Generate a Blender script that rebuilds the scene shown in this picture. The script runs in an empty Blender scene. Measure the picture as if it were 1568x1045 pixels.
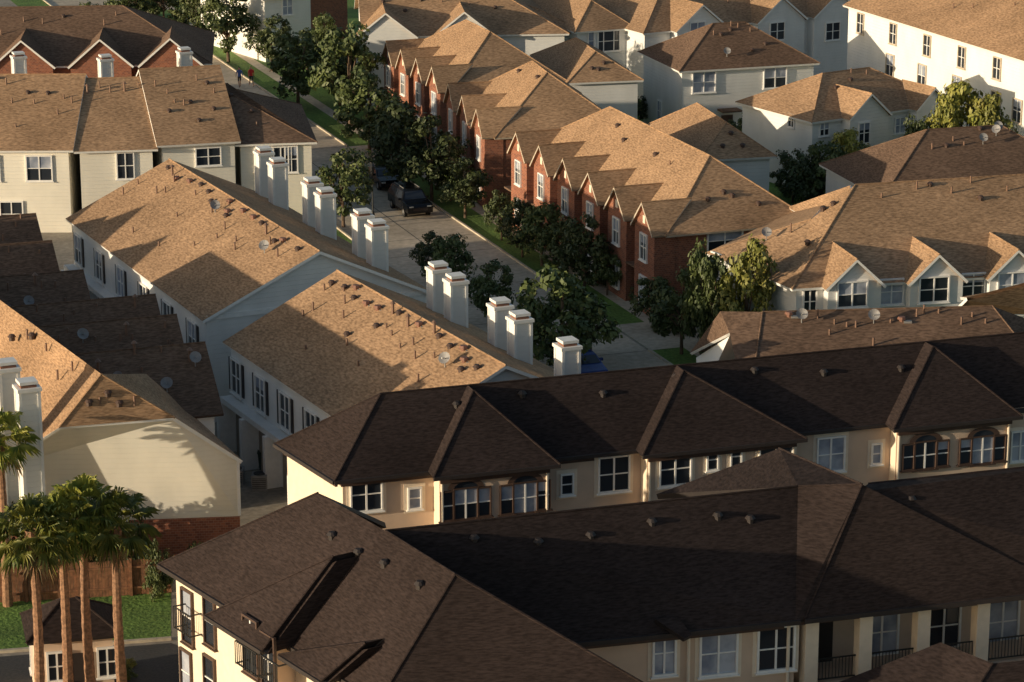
import bpy, bmesh, math, random
from mathutils import Vector, Matrix
random.seed(7)
# ---------------------------------------------------------------- image pixels to world
# corners are image pixel coordinates cast from the camera onto planes of assumed height
F=4262.0; PT=math.radians(16); H=47.0; SP=math.sin(PT); CP=math.cos(PT)
def ray(x,y):
    u=(x-784)/F; v=(y-522.5)/F
    return Vector((u,CP-v*SP,-(SP+v*CP)))
def P(x,y,z):
    r=ray(x,y); t=(H-z)/(-r.z)
    return Vector((r.x*t,r.y*t,z))
def P2(x,y,z): return P(x,y,z).xy
def PL(x,y,pl,lift=0):
    a,b,c=pl; n=(b-a).cross(c-a); r=ray(x,y); o=Vector((0,0,H)); t=(a-o).dot(n)/r.dot(n)
    return o+r*t+Vector((0,0,lift))
def vsolve(q,d,x,y):
    r=ray(x,y)
    det=r.x*(-d.y)+d.x*r.y
    t=(q.x*(-d.y)+d.x*q.y)/det
    s=((r.x*t-q.x)*d.x+(r.y*t-q.y)*d.y)/d.length_squared
    return s,H+t*r.z
def sc(y,z=3): return CP*(y+700)/(H-z)
def v3(p,z): return Vector((p.x,p.y,z))
# ---------------------------------------------------------------- materials
M={}
def nm(name):
    m=bpy.data.materials.new(name); m.use_nodes=True
    nt=m.node_tree; b=nt.nodes['Principled BSDF']; M[name]=m
    return m,nt,b
def N(nt,t,**k):
    n=nt.nodes.new(t)
    for a,v in k.items():
        if a in n.inputs.keys(): n.inputs[a].default_value=v
        else: setattr(n,a,v)
    return n
def noise_mix(nt,b,c1,c2,scale,vecscale=(1,1,1),detail=4,lo=.35,hi=.65,second=None):
    tc=N(nt,'ShaderNodeTexCoord'); mp=N(nt,'ShaderNodeMapping'); mp.inputs['Scale'].default_value=vecscale
    nt.links.new(tc.outputs['Object'],mp.inputs['Vector'])
    no=N(nt,'ShaderNodeTexNoise'); no.inputs['Scale'].default_value=scale; no.inputs['Detail'].default_value=detail
    nt.links.new(mp.outputs[0],no.inputs['Vector'])
    r=N(nt,'ShaderNodeValToRGB'); r.color_ramp.elements[0].position=lo; r.color_ramp.elements[1].position=hi
    r.color_ramp.elements[0].color=(*c1,1); r.color_ramp.elements[1].color=(*c2,1)
    nt.links.new(no.outputs['Fac'],r.inputs[0])
    out=r.outputs[0]
    if second:
        n2=N(nt,'ShaderNodeTexNoise'); n2.inputs['Scale'].default_value=second[0]; n2.inputs['Detail'].default_value=3
        nt.links.new(tc.outputs['Object'],n2.inputs['Vector'])
        mr=N(nt,'ShaderNodeMapRange'); mr.inputs[1].default_value=.3; mr.inputs[2].default_value=.7
        mr.inputs[3].default_value=second[1]; mr.inputs[4].default_value=second[2]
        nt.links.new(n2.outputs['Fac'],mr.inputs[0])
        mx=N(nt,'ShaderNodeMix',data_type='RGBA',blend_type='MULTIPLY'); mx.inputs[0].default_value=1
        nt.links.new(out,mx.inputs[6]); nt.links.new(mr.outputs[0],mx.inputs[7]); out=mx.outputs[2]
    nt.links.new(out,b.inputs['Base Color'])
    return tc,no,out
def simple(name,c,rough=.7,metal=0,var=.12,scale=3):
    m,nt,b=nm(name); b.inputs['Roughness'].default_value=rough; b.inputs['Metallic'].default_value=metal
    noise_mix(nt,b,tuple(x*(1-var) for x in c),tuple(min(1,x*(1+var)) for x in c),scale)
    return m
def shingle(name,c):
    m,nt,b=nm(name); b.inputs['Roughness'].default_value=.95; b.inputs['Specular IOR Level'].default_value=.1
    tc,no,out=noise_mix(nt,b,tuple(x*.64 for x in c),tuple(x*1.38 for x in c),3.4,(1,1,5.5),4,.32,.68,(.25,.8,1.16))
    w=N(nt,'ShaderNodeTexWave',wave_type='BANDS',bands_direction='Z',wave_profile='SAW'); w.inputs['Scale'].default_value=2.4; w.inputs['Distortion'].default_value=.3
    nt.links.new(tc.outputs['Object'],w.inputs['Vector'])
    ad=N(nt,'ShaderNodeMath',operation='ADD'); nt.links.new(w.outputs['Fac'],ad.inputs[0]); nt.links.new(no.outputs['Fac'],ad.inputs[1])
    bp=N(nt,'ShaderNodeBump'); bp.inputs['Strength'].default_value=.4; bp.inputs['Distance'].default_value=.035
    nt.links.new(ad.outputs[0],bp.inputs['Height']); nt.links.new(bp.outputs[0],b.inputs['Normal'])
def siding(name,c):
    m,nt,b=nm(name); b.inputs['Roughness'].default_value=.6
    tc,no,out=noise_mix(nt,b,tuple(x*.93 for x in c),tuple(min(1,x*1.03) for x in c),.7,(1,1,.5))
    w=N(nt,'ShaderNodeTexWave',wave_type='BANDS',bands_direction='Z',wave_profile='SAW'); w.inputs['Scale'].default_value=1.2
    nt.links.new(tc.outputs['Object'],w.inputs['Vector'])
    bp=N(nt,'ShaderNodeBump'); bp.inputs['Strength'].default_value=1.0; bp.inputs['Distance'].default_value=.05
    nt.links.new(w.outputs['Fac'],bp.inputs['Height']); nt.links.new(bp.outputs[0],b.inputs['Normal'])
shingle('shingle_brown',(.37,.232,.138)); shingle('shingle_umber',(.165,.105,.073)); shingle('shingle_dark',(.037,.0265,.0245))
siding('siding_white',(.89,.87,.84)); siding('siding_cream',(.89,.84,.73))
simple('trim_white',(.86,.83,.79),.5,var=.04); simple('trim_tan',(.55,.46,.36),.6); simple('trim_dark',(.03,.022,.02),.6); simple('trim_brown',(.075,.042,.03),.6)
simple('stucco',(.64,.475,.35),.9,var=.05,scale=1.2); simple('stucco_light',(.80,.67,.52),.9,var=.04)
simple('metal_pipe',(.22,.13,.09),.55,.2); simple('metal_grey',(.35,.34,.33),.45,.5); simple('dish_grey',(.26,.25,.25),.6)
simple('rust_cap',(.22,.10,.065),.6); simple('garage',(.30,.25,.20),.7)
simple('rail_black',(.02,.02,.02),.5); simple('wood',(.20,.09,.045),.85,var=.3,scale=5)
m,nt,b=nm('glass'); b.inputs['Base Color'].default_value=(.025,.03,.04,1); b.inputs['Roughness'].default_value=.08; b.inputs['Specular IOR Level'].default_value=.8
m,nt,b=nm('blinds_glass'); b.inputs['Roughness'].default_value=.25
noise_mix(nt,b,(.20,.23,.30),(.48,.50,.56),.9)
m,nt,b=nm('brick'); b.inputs['Roughness'].default_value=.9
tc=N(nt,'ShaderNodeTexCoord'); sx=N(nt,'ShaderNodeSeparateXYZ'); nt.links.new(tc.outputs['Object'],sx.inputs[0])
ad=N(nt,'ShaderNodeMath',operation='ADD'); nt.links.new(sx.outputs[0],ad.inputs[0]); nt.links.new(sx.outputs[1],ad.inputs[1])
cx=N(nt,'ShaderNodeCombineXYZ'); nt.links.new(ad.outputs[0],cx.inputs[0]); nt.links.new(sx.outputs[2],cx.inputs[1])
bt=N(nt,'ShaderNodeTexBrick'); bt.inputs['Scale'].default_value=2.0; bt.inputs['Color1'].default_value=(.33,.115,.06,1); bt.inputs['Color2'].default_value=(.19,.065,.04,1); bt.inputs['Mortar'].default_value=(.36,.25,.18,1); bt.inputs['Mortar Size'].default_value=.012
nt.links.new(cx.outputs[0],bt.inputs['Vector']); nt.links.new(bt.outputs[0],b.inputs['Base Color'])
def ground_mat(name,c1,c2,s,sec,bump=.0):
    m,nt,b=nm(name); b.inputs['Roughness'].default_value=.95
    tc,no,out=noise_mix(nt,b,c1,c2,s,detail=8,second=sec)
    if bump:
        bp=N(nt,'ShaderNodeBump'); bp.inputs['Strength'].default_value=bump; bp.inputs['Distance'].default_value=.1
        nt.links.new(no.outputs['Fac'],bp.inputs['Height']); nt.links.new(bp.outputs[0],b.inputs['Normal'])
ground_mat('grass',(.07,.14,.02),(.15,.25,.045),5,(.4,.7,1.25),.8)
ground_mat('concrete',(.46,.39,.30),(.60,.52,.40),3,(.35,.72,1.12))
ground_mat('paving',(.26,.225,.18),(.38,.33,.265),3,(.3,.7,1.15))
ground_mat('asphalt',(.04,.04,.042),(.065,.062,.06),8,(.4,.8,1.1))
ground_mat('concrete_street',(.49,.405,.30),(.65,.54,.41),2.5,(.2,.70,1.12))
def leafmat(name,c1,c2):
    m,nt,b=nm(name); b.inputs['Roughness'].default_value=.6
    tc,no,out=noise_mix(nt,b,c1,c2,1.7,detail=5,lo=.3,hi=.7)
    oi=N(nt,'ShaderNodeObjectInfo'); mr=N(nt,'ShaderNodeMapRange'); mr.inputs[3].default_value=.65; mr.inputs[4].default_value=1.4
    nt.links.new(oi.outputs['Random'],mr.inputs[0])
    mx=N(nt,'ShaderNodeMix',data_type='RGBA',blend_type='MULTIPLY'); mx.inputs[0].default_value=1
    nt.links.new(out,mx.inputs[6]); nt.links.new(mr.outputs[0],mx.inputs[7]); nt.links.new(mx.outputs[2],b.inputs['Base Color'])
leafmat('leaf_dark',(.03,.05,.013),(.10,.12,.03)); leafmat('leaf_light',(.12,.14,.02),(.26,.23,.045)); leafmat('leaf_palm',(.10,.14,.02),(.30,.28,.05)); leafmat('leaf_dead',(.20,.13,.05),(.3,.2,.08))
simple('bark',(.13,.085,.055),.9,var=.35,scale=6); simple('palm_bark',(.26,.14,.08),.9,var=.35,scale=8)
# ---------------------------------------------------------------- builders
def mkobj(name,verts,faces,mats,parent=None,fm=None):
    me=bpy.data.meshes.new(name); me.from_pydata([tuple(v) for v in verts],[],faces)
    for m in mats: me.materials.append(M[m])
    if fm: me.polygons.foreach_set('material_index',fm)
    me.update()
    o=bpy.data.objects.new(name,me); bpy.context.collection.objects.link(o)
    if parent: o.parent=parent
    return o
class B:
    def __init__(s,name,org):
        s.e=bpy.data.objects.new(name,None); bpy.context.collection.objects.link(s.e)
        s.o=Vector((org.x,org.y,0)); s.e.location=s.o; s.e.empty_display_size=1
        s.parts={}; s.rv={}; s.rvl=[]; s.rf=[]; s.rm='shingle_brown'; s.rt='trim_white'; s.th=.17; s.walls={}
    def add(s,part,mat,verts,faces):
        d=s.parts.setdefault((part,mat),([],[])); n=len(d[0])
        d[0].extend([v-s.o for v in verts]); d[1].extend([tuple(i+n for i in f) for f in faces])
    def poly(s,part,mat,verts): s.add(part,mat,verts,[tuple(range(len(verts)))])
    def box(s,part,mat,c,d,o,sx,sy,sz):
        D=Vector((d.x,d.y,0))*sx/2; O=Vector((o.x,o.y,0))*sy/2; Z=Vector((0,0,sz/2))
        vs=[c+a*D+b_*O+g*Z for g in(-1,1) for b_ in(-1,1) for a in(-1,1)]
        s.add(part,mat,vs,[(0,2,3,1),(4,5,7,6),(0,1,5,4),(2,6,7,3),(0,4,6,2),(1,3,7,5)])
    def cyl(s,part,mat,a,b_,r,r2=None,n=8):
        r2=r if r2 is None else r2; ax=(b_-a).normalized(); x=ax.orthogonal().normalized(); y=ax.cross(x)
        vs=[a+(x*math.cos(i*2*math.pi/n)+y*math.sin(i*2*math.pi/n))*r for i in range(n)]+[b_+(x*math.cos(i*2*math.pi/n)+y*math.sin(i*2*math.pi/n))*r2 for i in range(n)]
        fs=[(i,(i+1)%n,n+(i+1)%n,n+i) for i in range(n)]+[tuple(range(n-1,-1,-1)),tuple(range(n,2*n))]
        s.add(part,mat,vs,fs)
    def roof(s,vs):
        vs=[Vector(v) for v in vs]; n=Vector((0,0,0))
        for i in range(len(vs)): n+=vs[i].cross(vs[(i+1)%len(vs)])
        if n.z<0: vs=vs[::-1]
        f=[]
        for v in vs:
            k=(round(v.x,2),round(v.y,2),round(v.z,2))
            if k not in s.rv: s.rv[k]=len(s.rvl); s.rvl.append(v-s.o)
            f.append(s.rv[k])
        s.rf.append(tuple(f))
    def wall(s,key,p,q,z0,z1,mat='siding_white',out=None,part='walls',apex=None):
        d=(q-p); L=d.length; d=d/L
        if out is None:
            out=Vector((d.y,-d.x))
            if out.y>0: out=-out
        vs=[v3(p,z0),v3(q,z0),v3(q,z1)]
        if apex is not None: vs.append(v3((p+q)/2,apex))
        vs.append(v3(p,z1)); s.poly(part,mat,vs)
        s.walls[key]=(p,d,out,L); return s.walls[key]
    def window(s,key,x,y,w,h,kind='d',m=None,fm='trim_white',surround=None,t=.09):
        p,d,out,L=s.walls[key]
        u,z=vsolve(p+out*.03,d,x,y)
        s.win_at(key,u,z,w,h,kind,m,fm,surround,t)
    def win_at(s,key,u,z,w,h,kind='d',m=None,fm='trim_white',surround=None,t=.09):
        p,d,out,L=s.walls[key]; c=v3(p+d*u,z); O=Vector((out.x,out.y,0)); D=Vector((d.x,d.y,0))
        if m is None: m='glass' if random.random()<.65 else 'blinds_glass'
        g=c+O*.025; s.poly('window_glass',m,[g-D*w/2-Vector((0,0,h/2)),g+D*w/2-Vector((0,0,h/2)),g+D*w/2+Vector((0,0,h/2)),g-D*w/2+Vector((0,0,h/2))])
        if random.random()<.5 and m=='glass':
            hh=h*random.choice([.35,.5,.5]); g=c+O*.028+Vector((0,0,h/2-hh/2)); s.poly('window_blinds','blinds_glass',[g-D*w/2-Vector((0,0,hh/2)),g+D*w/2-Vector((0,0,hh/2)),g+D*w/2+Vector((0,0,hh/2)),g-D*w/2+Vector((0,0,hh/2))])
        if surround:
            s.box('window_surrounds',surround,c+O*.012,d,out,w+.5,.02,h+.5)
        for sx in(-1,1): s.box('window_frames',fm,c+O*.06+D*sx*(w/2+t/2),d,out,t,.12,h+2*t)
        for sz in(-1,1): s.box('window_frames',fm,c+O*.06+Vector((0,0,sz*(h/2+t/2))),d,out,w-.002,.118,t)
        s.box('window_frames','trim_white',c+O*.045,d,out,w,.05,.05)
        if kind=='d': s.box('window_frames','trim_white',c+O*.047,d,out,.08,.06,h)
        if kind=='t':
            for q in(-w/4,w/4): s.box('window_frames',fm,c+O*.047+D*q,d,out,.08,.06,h)
        s.box('window_frames',fm,c+O*.09-Vector((0,0,h/2+t+.03)),d,out,w+.3,.16,.06)
    def done(s):
        if s.rf:
            ed={}
            for fi,f in enumerate(s.rf):
                for i in range(len(f)): ed.setdefault(frozenset((f[i],f[(i+1)%len(f)])),[]).append(fi)
            def fn(f):
                n=Vector((0,0,0))
                for i in range(len(f)): n+=s.rvl[f[i]].cross(s.rvl[f[(i+1)%len(f)]])
                return n.normalized()
            for k,fl in ed.items():
                if len(fl)==2 and len(k)==2:
                    a,c=[s.rvl[i] for i in k]; n=fn(s.rf[fl[0]]); cen=sum((s.rvl[i] for i in s.rf[fl[1]]),Vector())/len(s.rf[fl[1]])
                    if (cen-a).dot(n)<-.15 and (c-a).length>1: s.cyl('ridge_caps',s.rm,a+s.o,c+s.o,.055,n=6)
        for (part,mat),(vs,fs) in s.parts.items():
            mkobj(part,vs,fs,[mat],s.e)
        if s.rf:
            o=mkobj('roof',s.rvl,s.rf,[s.rm,s.rt],s.e)
            md=o.modifiers.new('thickness','SOLIDIFY'); md.thickness=s.th; md.offset=-1; md.material_offset_rim=1; md.material_offset=0
        return s
    def fit(s,q,n,kinds='pppv',seed=1,ta=(.1,.9),tb=(.1,.9)):
        rr=random.Random(seed)
        for i in range(n):
            a=ta[0]+(ta[1]-ta[0])*((i+.5)/n+rr.uniform(-.35,.35)/n); b_=rr.uniform(*tb)
            pt=q[0].lerp(q[1],a).lerp(q[3].lerp(q[2],a),b_)
            k=rr.choice(kinds); dk=s.rm=='shingle_dark'; vm='trim_dark' if dk else 'trim_brown'
            if k=='p': s.cyl('vent_pipes','metal_pipe',pt-Vector((0,0,.1)),pt+Vector((0,0,rr.uniform(.2,.5))),.055)
            if k=='q':
                s.cyl('vent_pipes','metal_pipe',pt-Vector((0,0,.1)),pt+Vector((0,0,.6)),.08); s.cyl('vent_pipes','metal_pipe',pt+Vector((0,0,.55)),pt+Vector((0,0,.68)),.17,.05)
            if k=='v':
                s.cyl('roof_vents',vm,pt-Vector((0,0,.1)),pt+Vector((0,0,.12)),.15); s.cyl('roof_vents',vm,pt+Vector((0,0,.1)),pt+Vector((0,0,.22)),.22,.12,10)
            if k=='r':
                s.cyl('roof_vents','rust_cap',pt-Vector((0,0,.1)),pt+Vector((0,0,.15)),.12); s.cyl('roof_vents','rust_cap',pt+Vector((0,0,.12)),pt+Vector((0,0,.24)),.24,.18,8)
                s.box('vent_flashing','metal_grey',pt+Vector((.3,-.1,.0)),Vector((1,0)),Vector((0,1)),.4,.3,.1)
            if k=='d': s.dish(pt,rr)
    def dish(s,pt,rr):
        top=pt+Vector((0,0,.45)); s.cyl('dish_mount','metal_grey',pt-Vector((0,0,.1)),top,.03)
        n=Vector((rr.uniform(-.5,.6),-1,.75)).normalized(); x=n.orthogonal().normalized(); y=n.cross(x)
        vs=[top-n*.02]; fs=[]
        for ring,(r,dz) in enumerate(((.16,.03),(.31,.1))):
            for i in range(12): vs.append(top+(x*math.cos(i*math.pi/6)+y*math.sin(i*math.pi/6))*r+n*dz)
        for i in range(12):
            j=(i+1)%12; fs.append((0,1+i,1+j)); fs.append((1+i,13+i,13+j,1+j))
        s.add('satellite_dish','dish_grey',vs,fs); s.cyl('dish_mount','metal_grey',top,top+n*.4-Vector((0,0,.12)),.025)
def body(name,A,C,depth,e,zr,ridge='along',hip=(1,1),wall='siding_white',roofm='shingle_brown',rt='trim_white',oh=.4,bld=None,key='',z0=0):
    p0=P2(*A,e) if not isinstance(A,Vector) else A; p1=P2(*C,e) if not isinstance(C,Vector) else C
    U=(p1-p0); L=U.length; U=U/L; V=Vector((-U.y,U.x))
    if V.y<0: V=-V
    b=bld or B(name,p0+U*L/2+V*depth/2); b.rm=roofm; b.rt=rt
    c0,c1,c2,c3=p0,p1,p1+V*depth,p0+V*depth
    if ridge=='along':
        w=depth/2; sl=(zr-e)/w; r0=p0+V*w+U*(w if hip[0] else 0); r1=p1+V*w-U*(w if hip[1] else 0)
        b.roof([v3(c0,e),v3(c1,e),v3(r1,zr),v3(r0,zr)]); b.roof([v3(c2,e),v3(c3,e),v3(r0,zr),v3(r1,zr)])
        if hip[0]: b.roof([v3(c3,e),v3(c0,e),v3(r0,zr)])
        if hip[1]: b.roof([v3(c1,e),v3(c2,e),v3(r1,zr)])
        ap=[None if hip[0] else zr-.1, None if hip[1] else zr-.1]; af=ab=None
    else:
        w=L/2; sl=(zr-e)/w; m0=(p0+p1)/2; r0=m0+V*(w if hip[0] else 0); r1=m0+V*(depth-(w if hip[1] else 0))
        b.roof([v3(c0,e),v3(r0,zr),v3(r1,zr),v3(c3,e)]); b.roof([v3(c1,e),v3(c2,e),v3(r1,zr),v3(r0,zr)])
        if hip[0]: b.roof([v3(c0,e),v3(c1,e),v3(r0,zr)])
        if hip[1]: b.roof([v3(c2,e),v3(c3,e),v3(r1,zr)])
        ap=[None,None]; af=None if hip[0] else zr-.1; ab=None if hip[1] else zr-.1
    i0=c0+U*oh+V*oh;i1=c1-U*oh+V*oh;i2=c2-U*oh-V*oh;i3=c3+U*oh-V*oh; zt=e+sl*oh-.09
    b.wall(key+'f',i0,i1,z0,zt,wall,-V,apex=af); b.wall(key+'b',i3,i2,z0,zt,wall,V,apex=ab)
    b.wall(key+'l',i0,i3,z0,zt,wall,-U,apex=ap[0]); b.wall(key+'r',i1,i2,z0,zt,wall,U,apex=ap[1])
    b.U,b.V,b.L,b.sl,b.e_,b.zr,b.c,b.r,b.oh=U,V,L,sl,e,zr,(c0,c1,c2,c3),(r0,r1),oh
    b.q=[v3(c0,e),v3(c1,e),v3(r1,zr),v3(r0,zr)]
    return b
def bay(b,key,u,wd,dep,zr,wall='siding_white',z0=0,corner=None,D=None,O=None,e=None,sl=None):
    c=corner or b.c[0]; U=D or b.U; V=O or b.V; e=e or b.e_; sl=sl or b.sl
    m=c+U*u; q=(zr-e)/sl
    FL=m-U*wd/2-V*dep;FR=m+U*wd/2-V*dep;EL=m-U*wd/2;ER=m+U*wd/2
    z=.015
    b.roof([v3(FL,e+z),v3(m-V*dep,zr+z),v3(m+V*q,zr+z),v3(EL,e+z)]); b.roof([v3(FR,e+z),v3(ER,e+z),v3(m+V*q,zr+z),v3(m-V*dep,zr+z)])
    k=.25; a=m-U*(wd/2-k)-V*(dep-k); c_=m+U*(wd/2-k)-V*(dep-k); s2=(zr-e)/(wd/2)
    b.wall(key,a,c_,z0,e+s2*k-.09,wall,-V,apex=zr-.09)
    b.wall(key+'s',a,a+V*(dep+.5),z0,e+s2*k-.09,wall,-U); b.wall(key+'t',c_,c_+V*(dep+.5),z0,e+s2*k-.09,wall,U)
# ================================================================ BUILDINGS
def garages(b,key,n,L):
    p,d,out,_=b.walls[key]
    for i in range(n):
        u=L*(i+.5)/n; c=v3(p+d*u,0); O=Vector((out.x,out.y,0))
        b.box('garage_doors','garage',c+O*.03+Vector((0,0,1.15)),d,out,L/n*.62,.06,2.3)
        b.box('pilasters','trim_white',c+O*.45+Vector((d.x*L/n*.46,d.y*L/n*.46,1.4)),d,out,.35,.9,2.8)
    b.box('band','trim_white',v3(p+d*L/2+out*.35,2.95),d,out,L,.7,.3)
def chimney(x,y,zt=9.7):
    c=P(x,y,zt); b=B('chimney',c); d=Vector((.92,.39)); d.normalize(); o=Vector((-d.y,d.x))
    b.box('stack','siding_white',Vector((c.x,c.y,(zt-.35+3.5)/2)),d,o,.92,.92,zt-.35-3.5)
    for sx in(-1,1):
        for sy in(-1,1):
            q=c+Vector(((d*sx+o*sy)*.43).to_3d()); b.box('corner_boards','trim_white',Vector((q.x,q.y,(zt-.35+3.5)/2)),d,o,.14,.14,zt-3.9)
    b.box('cornice','trim_white',Vector((c.x,c.y,zt-.27)),d,o,1.12,1.12,.16)
    b.box('cap','rust_cap',Vector((c.x,c.y,zt-.14)),d,o,.72,.72,.1); b.box('cap_top','trim_white',Vector((c.x,c.y,zt+.03)),d,o,.84,.84,.14)
    for sx in(-1,1):
        for sy in(-1,1): q=c+Vector(((d*sx+o*sy)*.3).to_3d()); b.box('cap_posts','metal_grey',Vector((q.x,q.y,zt-.06)),d,o,.07,.07,.1)
    b.done()
for i,(A,C,rd) in enumerate((((310,492),(100,335),(490,385)),((580,687),(340,524),(775,560)))):
    pA=P2(*A,6);pC=P2(*C,6);U=(pC-pA).normalized();V=Vector((U.y,-U.x))
    if V.y<0:V=-V
    w,zr=vsolve(pA,V,*rd)
    w=max(6,min(9,w)); zr=max(8.6,min(10,zr))
    b=body('shadow_caster_row',A,C,2*w,6,zr,'along',(0,0),oh=.35)
    n=6
    for k in range(n):
        b.win_at('f',b.L*(k+.55)/n,4.3,1.25,1.75,'d')
        for sg in(-1,1): b.box('shutters','trim_dark',v3(b.walls['f'][0]+b.U*(b.L*(k+.55)/n+sg*.92)+b.walls['f'][2]*.04,4.3),b.U,b.V,.28,.05,1.8)
    garages(b,'f',n,b.L-.7)
    p,d,out,L=b.walls['l']; b.box('band','trim_white',v3(p+d*L/2+out*.05,6.05),d,out,L,.1,.25)
    b.fit(b.q,16,'rrvvrq',3+i,(.05,.97),(.86,.95)); b.fit(b.q,12,'pppvpp',5+i,(.05,.97),(.55,.85)); b.fit(b.q,4,'dpd',9+i,(.05,.9),(.6,.97)); b.fit(b.q,4,'ppp',19+i,(.3,.97),(.15,.55))
    b.done()
for c in((404,228),(425,245),(478,275),(498,291),(555,324),(577,340),(671,405),(698,423),(766,461),(796,481),(869,522)): chimney(*c)
chimney(10,555,10.6); chimney(41,585,10.4)
# added out-of-view gabled row to the west, casts toothed shadows on the roofs
for i in range(5):
    c=Vector((-62,124+7.4*i)); d=Vector((.94,.342)).normalized()
    b=body('shadow_caster_row',c,c+d*13,7.3,8.3,12.0,'along',(0,0),'siding_cream'); b.win_at('f',3,6,1.2,1.6); b.win_at('r',3.3,6,1.2,1.6); b.win_at('r',3.3,3,1.2,1.6); b.done()
# ---- top left cream rows
b=body('shadow_caster_row',(-160,232),(112,231),16.6,6,9.9,'along',(0,0),'siding_cream')
for x in(60,-20): b.window('f',x,258,1.7,1.7)
b.window('f',18,328,1.5,1.7)
b.fit(b.q,9,'ppppvp',31,(.4,.97),(.6,.95)); b.fit(b.q,3,'ppp',32,(.4,.97),(.3,.5)); b.done()
b=body('shadow_caster_row',(113,233),(242,229),16.2,5.9,9.6,'along',(0,0),'siding_cream')
b.window('f',192,254,1.1,1.8); b.fit(b.q,5,'pqp',33,(.1,.9),(.6,.9)); b.done()
b=body('shadow_caster_row',(240,224),(369,217),16.8,6.1,10.1,'along',(0,0),'siding_cream')
b.window('f',319,240,1.7,1.2); b.fit(b.q,8,'ppvr',34,(.1,.9),(.5,.95)); b.fit(b.q,3,'pv',35,(.1,.9),(.2,.5)); b.done()
b=body('townhouse',(360,222),(486,218),14,5.8,8.9,'along',(0,1),'siding_cream','shingle_umber')
b.window('f',405,245,1.2,1.6); b.window('f',430,245,1.0,1.8); b.window('f',446,244,.8,1.8); b.fit(b.q,3,'pv',36,(.1,.7),(.3,.8)); b.done()
b=body('brick_townhouse_row',(-60,104),(325,98),15,6,9.7,'along',(0,1),'brick','shingle_umber')
for x in(35,155,262):
    u,_=vsolve(b.c[0],b.U,x,101); bay(b,'g%d'%x,u,5.4,.8,8.3,'brick')
b.fit(b.q,6,'pvp',37,(.1,.9),(.5,.9)); b.done()
for c in((28,82),(161,86),(282,75)): chimney(*c,zt=9)
# ---- brick terrace east of the street
def brick_block(A,C,nb,depth,zr,gx):
    b=body('brick_townhouse_row',A,C,depth,5.4,zr,'along',(1,1),'brick','shingle_brown','trim_tan'); b.th=.14
    for k in range(nb):
        u=b.L*(k+.42)/nb; bay(b,'g%d'%k,u,b.L/nb*.8,.9,7.2,'brick')
        b.win_at('g%d'%k,b.L/nb*.8/2-.25,4.3,.95,1.6,'d',fm='trim_white'); b.win_at('g%d'%k,b.L/nb*.8/2-.25,1.5,1.0,1.7,'d')
        b.box('keystones','stucco_light',v3(b.walls['g%d'%k][0]+b.U*(b.L/nb*.4-.25)-b.V*.03,6.1),b.U,b.V,.35,.06,.5)
        c=v3(b.walls['f'][0]+b.U*(b.L*(k+.93)/nb-.4)-b.V*.05,1.1); b.box('doors','trim_dark',c,b.U,b.V,.95,.06,2.1)
        b.box('porch_roofs','shingle_umber',c+Vector((-b.V.x*.5,-b.V.y*.5,1.5)),b.U,b.V,1.5,1.0,.12)
    return b
b=brick_block((1020,362),(788,229),6,10.4,9.1,0)
b.window('l',1110,368,2.3,1.3)
b.fit([v3(b.c[0],5.4),v3(b.c[3],5.4),v3(b.r[0],9.1),v3(b.r[0],9.1)],4,'vpv',41,(.2,.8),(.3,.8)); b.fit(b.q,4,'vp',42,(.1,.9),(.7,.95)); b.done()
b=brick_block((757,212),(692,152),3,10.4,9.1,0); b.fit(b.q,2,'vp',43,(.1,.9),(.7,.95)); b.done()
b=brick_block((688,142),(594,88),4,10.4,9.1,0); b.done()
for (A,C,dp,zr) in (((1070,246),(1190,240),13,7.6),((868,128),(986,123),13,7.5),((795,58),(896,50),13,7.5)):
    b=body('townhouse',A,C,dp,5.6,zr,'across',(1,1),'siding_white','shingle_brown')
    b.fit([v3(b.c[0],5.6),v3(b.c[1],5.6),v3(b.r[0],zr),v3(b.r[0],zr)],3,'vdv',int(A[0]),(.2,.8),(.3,.7)); b.done()
# ---- top centre and right houses
b=body('shadow_caster_row',(553,57),(872,52),16,6,10,'along',(0,1))
for x in(590,710): u,_=vsolve(b.c[0],b.U,x,54); bay(b,'g%d'%x,u,5.6,.9,8.2)
b.window('l',495,45,1,1.6);b.window('l',520,52,1,1.6); b.fit(b.q,6,'vp',44,(.1,.9),(.3,.8)); b.done()
b=body('townhouse',(880,50),(974,43),14,6,8.2,'across',(1,1)); b.window('f',932,63,2.0,1.7,'t',m='glass'); b.window('f',905,63,.5,1.5,'s') ; b.done()
b=body('shadow_caster_row',(985,52),(1300,20),16,6,10,'along',(1,0))
for x in(1068,1190,1275): u,_=vsolve(b.c[0],b.U,x,38); bay(b,'g%d'%x,u,5.6,.9,8.2); b.window('g%d'%x,x,48,1.5,1.5)
b.fit(b.q,6,'vp',45,(.1,.9),(.3,.8)); b.done()
b=body('townhouse',(1040,110),(1256,97),9.6,6,8.9,'along',(1,1),roofm='shingle_umber')
b.window('f',1078,126,1.9,1.6); b.window('f',1187,119,1.9,1.6,m='glass'); b.window('l',1010,170,.8,1.6)
p,d,out,L=b.walls['f']; u,z=vsolve(p,d,1113,175); b.box('door','trim_brown',v3(p+d*u+out*.05,1.05),d,out,1,.08,2.1); b.box('door_canopy','shingle_umber',v3(p+d*u+out*.6,2.6),d,out,1.7,1.2,.15)
b.fit(b.q,3,'vdd',46,(.15,.9),(.1,.5)); b.fit(b.q,6,'vp',47,(.1,.9),(.6,.95)); b.done()
b=body('townhouse',(1243,188),(1462,158),9.4,5.6,8.1,'along',(1,1))
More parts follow.
